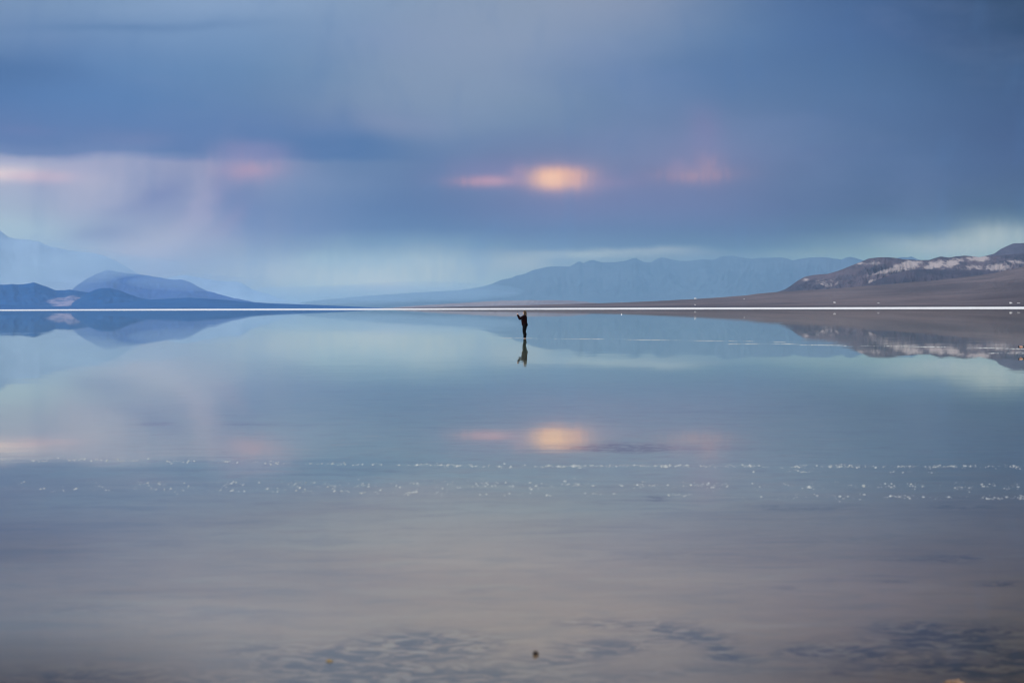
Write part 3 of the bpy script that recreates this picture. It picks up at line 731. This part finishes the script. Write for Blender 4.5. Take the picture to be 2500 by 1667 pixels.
# ------------------------------------------------------------------ person kneeling at the right edge
kp = on_water(2490.5, 861.5)
kr = thing('person', 'person in teal jacket kneeling at the right edge, arms held out low over the water', 'person', (kp.x, kp.y, 0))
bm = bmesh.new(); HZ = .235
bm_loft(bm, [((.95, 0, .20), .10, .15), ((.93, 0, .34), .13, .165), ((.84, 0, .50), .11, .15), ((.72, 0, .64), .11, .17), ((.62, 0, .74), .085, .16), ((.58, 0, .78), .05, .08)], 18)
bm_limb(bm, [((.60, 0, .76), .055), ((.50, 0, .86), .052)])
P2, rot2 = head(bm, (.43, 0, .93), (-1, 0, -.55), 1.0)
karm = {}
for q in (-1, 1):
    sh = (.62, q * .175, .70); elb = (.40, q * .13, .30); wr_ = (.12, q * .055, HZ - .005)
    karm[q] = (sh, elb, wr_)
    bm_limb(bm, [(sh, .055), (elb, .042), (wr_, .030)])
    hand(bm, wr_, (.035, q * .045, HZ), None, -q, 1.12, .55, grip=Vector((0, -q * 1.0, -.2)))
    hip = (.93, q * .10, .28); knee = (.52, q * .14, GROUND + .075); ank = (1.02, q * .12, GROUND + .05)
    bm_limb(bm, [(hip, .095), ((.72, q * .125, .15), .080), (knee, .058), ((.78, q * .13, GROUND + .06), .054), (ank, .036), ((1.16, q * .12, GROUND + .03), .028), ((1.22, q * .12, GROUND + .03), .022)])
finish('body', bm, M_skin2, kr, voxel=.007, smooth_it=3)
face(P2, rot2, kr)
bm = bmesh.new()
bm_loft(bm, [((.95, 0, .26), .125, .175), ((.92, 0, .36), .150, .190), ((.83, 0, .51), .135, .18), ((.71, 0, .65), .135, .195), ((.62, 0, .745), .10, .17), ((.585, 0, .79), .066, .09)], 22)
for q in (-1, 1):
    sh, elb, wr_ = karm[q]; bm_limb(bm, [(sh, .078), (elb, .066), ((.15, q * .06, HZ), .056)])
finish('jacket', bm, M_teal, kr, voxel=.012, smooth_it=4, noise_amp=.012)
bm = bmesh.new()
for q in (-1, 1):
    bm_limb(bm, [((.93, q * .10, .26), .115), ((.72, q * .125, .16), .098), ((.52, q * .14, GROUND + .085), .072), ((.78, q * .13, GROUND + .075), .068), ((.98, q * .12, GROUND + .06), .052)])
bm_ball(bm, (.95, 0, .24), (.13, .18, .12))
finish('trousers', bm, M_navy, kr, voxel=.012)
bm = bmesh.new()
c2 = Vector((.43, 0, .93)); bm_ball(bm, c2 + Vector((-.035, 0, .062)), (.062, .072, .052)); bm_ball(bm, c2 + Vector((.0, 0, .055)), (.085, .080, .068)); bm_ball(bm, c2 + Vector((.035, 0, .035)), (.095, .085, .085)); bm_ball(bm, c2 + Vector((.06, 0, -.01)), (.07, .078, .08))
finish('hair', bm, M_hair2, kr, voxel=.008, noise_amp=.02)
bm = bmesh.new(); bm_box(bm, (0, 0, 0), (.014, .15, .085)); bmesh.ops.bevel(bm, geom=bm.edges[:], offset=.004, segments=2, affect='EDGES')
p2 = thing('phone', 'dark phone held low above the water by the kneeling person at the right edge', 'phone', (kp.x - .055, kp.y, HZ + .005))
finish('case', bm, M_phone, p2)
bm = bmesh.new(); bm_box(bm, (.0076, 0, 0), (.0008, .138, .074)); finish('screen', bm, M_phone, p2)

# ------------------------------------------------------------------ stones
def stone(name, label, loc, r, mat, seed, flat=.7):
    bm = bmesh.new(); bm_ball(bm, (0, 0, 0), (r[0], r[1], r[2]), sub=5)
    for v in bm.verts:
        n_ = v.co.normalized(); q = n_ * 1.6 + Vector((seed * 7.3, seed, 0))
        v.co += n_ * min(r) * (0.55 * mn.noise(q) + 0.30 * mn.noise(q * 2.7) + 0.16 * mn.noise(q * 6.1) + .08 * mn.noise(q * 15))
    o = finish(name, bm, mat); o.location = loc; return tag(o, label, 'stone')
def m_stone(t, p):
    o = t.coord(); n = t.noise(o, 45, 6, 0.65); n2 = t.noise(o, 14, 4, 0.6)
    c = t.mix(t.rng(n2, 0.4, 0.6), (0.12, 0.06, 0.03), (0.30, 0.20, 0.13)); c = t.mix(t.rng(n, 0.5, 0.66), c, (0.48, 0.39, 0.30))
    t.l.new(c, p.inputs['Base Color'])
M_tan = material('tan_salt_rock', m_stone, 0.9, 0.2)
M_dark = plain('wet_basalt', (0.030, 0.018, 0.012), 0.5, 0.4, 0.4, 60)
M_ochre = plain('ochre_pebble', (0.26, 0.19, 0.09), 0.8, 0.2, 0.3, 60)
q = on_water(2334, 1679); stone('rock', 'crusty tan rock breaking the surface at the bottom right edge', (q.x, q.y, -.006), (.056, .06, .040), M_tan, 3)
q = on_water(1308, 1597); stone('pebble', 'small dark brown pebble alone in the shallow water near the bottom centre', (q.x, q.y, .006), (.013, .013, .012), M_dark, 5)
q = on_water(805, 1613); stone('pebble', 'tiny ochre pebble barely above the water left of the dark pebble', (q.x, q.y, -.004), (.018, .018, .011), M_ochre, 8)

# ------------------------------------------------------------------ salt crystals in lines
rnd = random.Random(7)
ICO = None
def crystals(label, spots, mat, seed):
    global ICO
    if ICO is None:
        b = bmesh.new(); bmesh.ops.create_icosphere(b, subdivisions=1, radius=1); b.verts.ensure_lookup_table()
        ICO = ([v.co.copy() for v in b.verts], [tuple(v.index for v in f.verts) for f in b.faces]); b.free()
    V, Fc = [], []
    for (x, y, w, h) in spots:
        b = len(V); ang = rnd.random() * 6.28; ca, sa = math.cos(ang), math.sin(ang)
        for c in ICO[0]:
            k = 1 + rnd.uniform(-.28, .28)
            cx, cy = c.x * w * k, c.y * w * k * .8
            V.append((x + cx * ca - cy * sa, y + cx * sa + cy * ca, c.z * h * k + h * .1))
        Fc += [tuple(b + i for i in f) for f in ICO[1]]
    o = mesh_obj('salt_crystals', V, Fc, mat, smooth=False)
    return tag(o, label, 'salt crystals', kind='stuff')
M_crys = plain('salt_crystal', (0.50, 0.53, 0.54), 0.6, 0.3, 0.08, 40)
def line(pts, jit, n, w, h, clump=2.0, wmin=.5, dens=None):
    out_ = []
    xs = [p[0] for p in pts]; ys = [p[1] for p in pts]; tries = 0
    while len(out_) < n and tries < n * 60:
        tries += 1
        px = rnd.uniform(xs[0], xs[-1]); py = float(np.interp(px, xs, ys)) + rnd.gauss(0, jit)
        c = mn.noise(Vector((px * .013, py * .10, n))) + .7 * mn.noise(Vector((px * .05, py * .3, n + 5)))
        d_ = np.interp(px, [q[0] for q in dens], [q[1] for q in dens]) if dens else 1
        if rnd.random() > max(0.02, (.35 + c * clump)) * d_: continue
        for _ in range(1 + int(rnd.expovariate(.6))):
            p = on_water(px + rnd.gauss(0, 5), py + rnd.gauss(0, jit * .35)); s_ = (wmin * .85 + rnd.random() ** 5 * 1.5)
            out_.append((p.x, p.y, w * s_ * rnd.uniform(.8, 1.6), h * s_))
    return out_
crystals('nearly continuous thin line of white salt crystals crossing the water in front of the tan rock and pebbles',
         line([(-60,1120),(250,1123),(520,1127),(1000,1134),(1300,1138),(1700,1137),(2100,1138),(2600,1139)], 2.1, 1900, .0058, .0036, .7,
              dens=[(-60,1),(500,.6),(900,.4),(1250,1),(1600,1),(1750,.7),(1900,1),(2200,1),(2500,.6)]), M_crys, 1)
crystals('broad loose scatter of white salt crystals nearest to the camera',
         line([(-60,1182),(600,1184),(1000,1184),(1300,1183),(1700,1186),(2100,1186),(2560,1190)], 6.0, 900, .0066, .0032, 1.0, dens=[(-60,.2),(250,.3),(700,.9),(1300,1),(1500,.9),(1900,.5),(2500,.5)])
         + line([(-60,1196),(500,1197),(900,1200),(1300,1206),(1700,1209),(2100,1213),(2560,1214)], 3.2, 560, .0064, .0030, 1.1, dens=[(-60,.3),(400,.8),(1000,1),(1500,.8),(2500,1)])
         + line([(1800,1150),(2300,1153)], 1.6, 50, .006, .004), M_crys, 2)
crystals('far dotted line of white salt crystals running past the standing person to the right edge',
         line([(1195,824.6),(1290,825.6),(1390,827.3),(1500,828),(1560,829.5),(1700,831.6),(1830,833.2),(1960,835.6)], .30, 1300, .026, .0070, .9)
         + line([(1780,839.6),(1840,839.2),(1930,839.6),(1960,842),(2100,844),(2300,847),(2400,849.2),(2460,851),(2520,852)], .30, 1500, .026, .0075, .9)
         + line([(2412,862.6),(2500,862.2)], .30, 110, .02, .006, .9), M_crys, 3)

# ------------------------------------------------------------------ vehicles on the slope
mist = bpy.data.materials.new('mist'); mist.use_nodes = True; mist.node_tree.nodes.clear()
_p = mist.node_tree.nodes.new('ShaderNodeVolumePrincipled'); _o = mist.node_tree.nodes.new('ShaderNodeOutputMaterial')
_p.inputs['Density'].default_value = 1.6e-4; _p.inputs['Color'].default_value = (0.47, 0.64, 0.80, 1)
mist.node_tree.links.new(_p.outputs[0], _o.inputs['Volume'])
for px, py, dd, rx, ry in [(60,640,20500,170,60),(190,655,19500,110,38),(250,645,20000,90,36),(130,690,20500,150,40),(330,650,19700,120,26),(860,722,35000,420,26),(1020,712,34500,260,26),(760,735,34000,260,18),(470,690,21000,150,22)]:
    r = ray(px, py); bm = bmesh.new(); bm_ball(bm, (0, 0, 0), (rx / F * dd, 1500, ry / F * dd), sub=5)
    o_ = finish('mist', bm, mist); o_.location = (r.x * dd, dd, HC + r.z * dd); tag(o_, kind='stuff')
M_white = plain('white_paint', (0.86, 0.86, 0.86), 0.3, 0.5, 0.02, 3)
M_silver = plain('silver_paint', (0.55, 0.55, 0.57), 0.3, 0.5, 0.02, 3)
M_glass = plain('dark_glass', (0.02, 0.025, 0.03), 0.1, 0.6, 0.1, 3)
M_tyre = plain('rubber', (0.02, 0.02, 0.02), 0.8, 0.2, 0.1, 20)
def lampmat(name, e):
    m = bpy.data.materials.new(name); m.use_nodes = True; b = m.node_tree.nodes['Principled BSDF']
    b.inputs['Base Color'].default_value = (.9, .9, .88, 1); b.inputs['Emission Color'].default_value = (1, .97, .9, 1); b.inputs['Emission Strength'].default_value = e; return m
M_lampoff = lampmat('lamp_glass', 0.0); M_lampon = lampmat('lit_lamp', 60.0)
def wheel(x, y, root):
    bm = bmesh.new(); bmesh.ops.create_cone(bm, cap_ends=True, segments=24, radius1=.36, radius2=.36, depth=.24, matrix=Matrix.Translation((x, y, .36)) @ Matrix.Rotation(R(90), 4, 'X'))
    w = finish('wheel', bm, M_tyre, root, smooth=False)
    bm = bmesh.new(); bmesh.ops.create_cone(bm, cap_ends=True, segments=16, radius1=.2, radius2=.2, depth=.26, matrix=Matrix.Translation((x, y, .36)) @ Matrix.Rotation(R(90), 4, 'X'))
    finish('rim', bm, M_silver, w, smooth=False)
def side_extrude(bm, outline, w0, w1):
    """outline (x, z, widthfactor) extruded across y"""
    a = [bm.verts.new((x, -w0 / 2 * k, z)) for x, z, k in outline]; b = [bm.verts.new((x, w0 / 2 * k, z)) for x, z, k in outline]
    n = len(a); bm.faces.new(a[::-1]); bm.faces.new(b)
    for i in range(n): bm.faces.new((a[i], a[(i + 1) % n], b[(i + 1) % n], b[i]))
def make_vehicle(name, label, cat, style, paint, lamps):
    t_ = thing(name, label, cat, (0, 0, 0), 0)
    bm = bmesh.new()
    if style == 'van':      out_ = [(-2.6,.35,1),(2.5,.35,1),(2.6,.75,1),(2.45,1.1,.98),(1.75,1.35,.97),(1.2,2.2,.9),(.9,2.35,.88),(-2.45,2.4,.88),(-2.6,2.2,.9)]; L, Wd = 2.6, 2.0
    elif style == 'camper': out_ = [(-3.6,.45,1),(3.3,.4,1),(3.5,.8,1),(3.3,1.25,.98),(2.6,1.5,.98),(2.3,2.1,1),(3.0,2.4,1),(2.9,3.05,.97),(2.4,3.2,.95),(-3.5,3.2,.95),(-3.6,3.0,1)]; L, Wd = 3.6, 2.3
    else:                   out_ = [(-2.3,.3,1),(2.2,.3,1),(2.3,.6,1),(2.15,.95,.97),(1.1,1.1,.96),(.5,1.62,.82),(-1.7,1.68,.82),(-2.2,1.1,.95)]; L, Wd = 2.3, 1.85
    side_extrude(bm, out_, Wd, Wd); bmesh.ops.bevel(bm, geom=bm.edges[:], offset=.06, segments=2, affect='EDGES')
    finish('body', bm, paint, t_, smooth=False)
    top = max(z for _, z, _ in out_)
    fx = {'van': 1.5, 'camper': 2.45, 'car': .82}[style]; fz = {'van': 1.78, 'camper': 1.8, 'car': 1.36}[style]; tilt = {'van': R(57), 'camper': R(64), 'car': R(41)}[style]
    bm = bmesh.new(); bm_box(bm, (0, 0, 0), (.05, Wd * .76, {'van': .85, 'camper': .55, 'car': .62}[style]), rot=Matrix.Rotation(-(R(90) - tilt), 3, 'Y'))
    w = finish('windscreen', bm, M_glass, t_, smooth=False); w.location = (fx + .03, 0, fz)
    for q_ in (-1, 1):
        for k in range(2):
            bm = bmesh.new()
            bm_box(bm, ((.35 - 1.35 * k) * (L / 2.4), q_ * Wd * (.465 if style != 'car' else .445), fz + (.05 if style != 'camper' else .3)), (1.1, .06, .42))
            finish('window', bm, M_glass, t_, smooth=False)
        bm = bmesh.new(); bm_ball(bm, (L - .13, q_ * Wd * .36, .78 if style != 'car' else .68), (.12, .17, .13), sub=2); finish('headlight', bm, lamps, t_)
        for xx in (L * .62, -L * .58): wheel(xx, q_ * (Wd / 2 - .1), t_)
    bm = bmesh.new(); bm_box(bm, (L - .02, 0, .5), (.16, Wd * .9, .2)); finish('bumper', bm, M_tyre, t_, smooth=False)
    return t_
def copy_tree(o, parent=None):
    c = o.copy(); C.objects.link(c); c.parent = parent
    for k in ('label', 'category', 'group', 'kind'):
        if parent is None and k in o: c[k] = o[k]
    for ch in [x for x in bpy.data.objects if x.parent == o]: copy_tree(ch, c)
    return c
car_s = {}
spots = [
 (1517, 737.9, 'car', -85, True, 'white car with lit headlights at the low left end of the slope'),
 (1697.5, 730.5, 'camper', -50, False, 'large white camper, highest vehicle on the slope, above the middle of the gravel fan'),
 (1697, 745.4, 'car', -60, False, 'small pale car low on the slope straight below the white camper'),
 (1817, 731.4, 'car', -70, False, 'small pale car high on the slope, first to the right of the white camper'),
 (2038, 740.5, 'van', -60, False, 'white van on the gravel road below the left end of the badland hills'),
 (2145, 741.6, 'car', -70, False, 'small pale car on the gravel road, next right of the white van'),
 (2468, 742.2, 'van', -75, False, 'bright white van near the right edge just above the salt flat'),
 (2487, 742.4, 'car', -60, False, 'dull silver car at the right edge, just right of the bright white van')]
for px, py, st, rz, lit, lab in spots:
    p = on_fan(px, py)
    key = (st, lit, 'silver' in lab)
    if key not in car_s:
        v = make_vehicle('parked_' + st, lab, {'car': 'car', 'van': 'van', 'camper': 'camper'}[st], st, M_silver if 'silver' in lab else M_white, M_lampon if lit else M_lampoff); car_s[key] = v
    else: v = copy_tree(car_s[key])
    v['label'] = lab; v['group'] = 'vehicles parked along the desert slope'
    v.location = p + Vector((0, 0, .45)); v.rotation_euler.z = R(rz)

# ------------------------------------------------------------------ air
bm = bmesh.new(); bm_box(bm, (0, 0, (HAZE_TOP - 1.6) / 2), (HAZE_R * 2, HAZE_R * 2, HAZE_TOP + 1.6))
me = bpy.data.meshes.new('haze'); bm.to_mesh(me); bm.free()
hz = bpy.data.objects.new('haze', me); C.objects.link(hz); tag(hz, kind='stuff')
mh = bpy.data.materials.new('air'); mh.use_nodes = True; mh.node_tree.nodes.clear()
pv = mh.node_tree.nodes.new('ShaderNodeVolumePrincipled'); ov = mh.node_tree.nodes.new('ShaderNodeOutputMaterial')
pv.inputs['Density'].default_value = HAZE_DENS; pv.inputs['Color'].default_value = (*HAZE_COL, 1); pv.inputs['Anisotropy'].default_value = 0.0
mh.node_tree.links.new(pv.outputs[0], ov.inputs['Volume']); me.materials.append(mh)
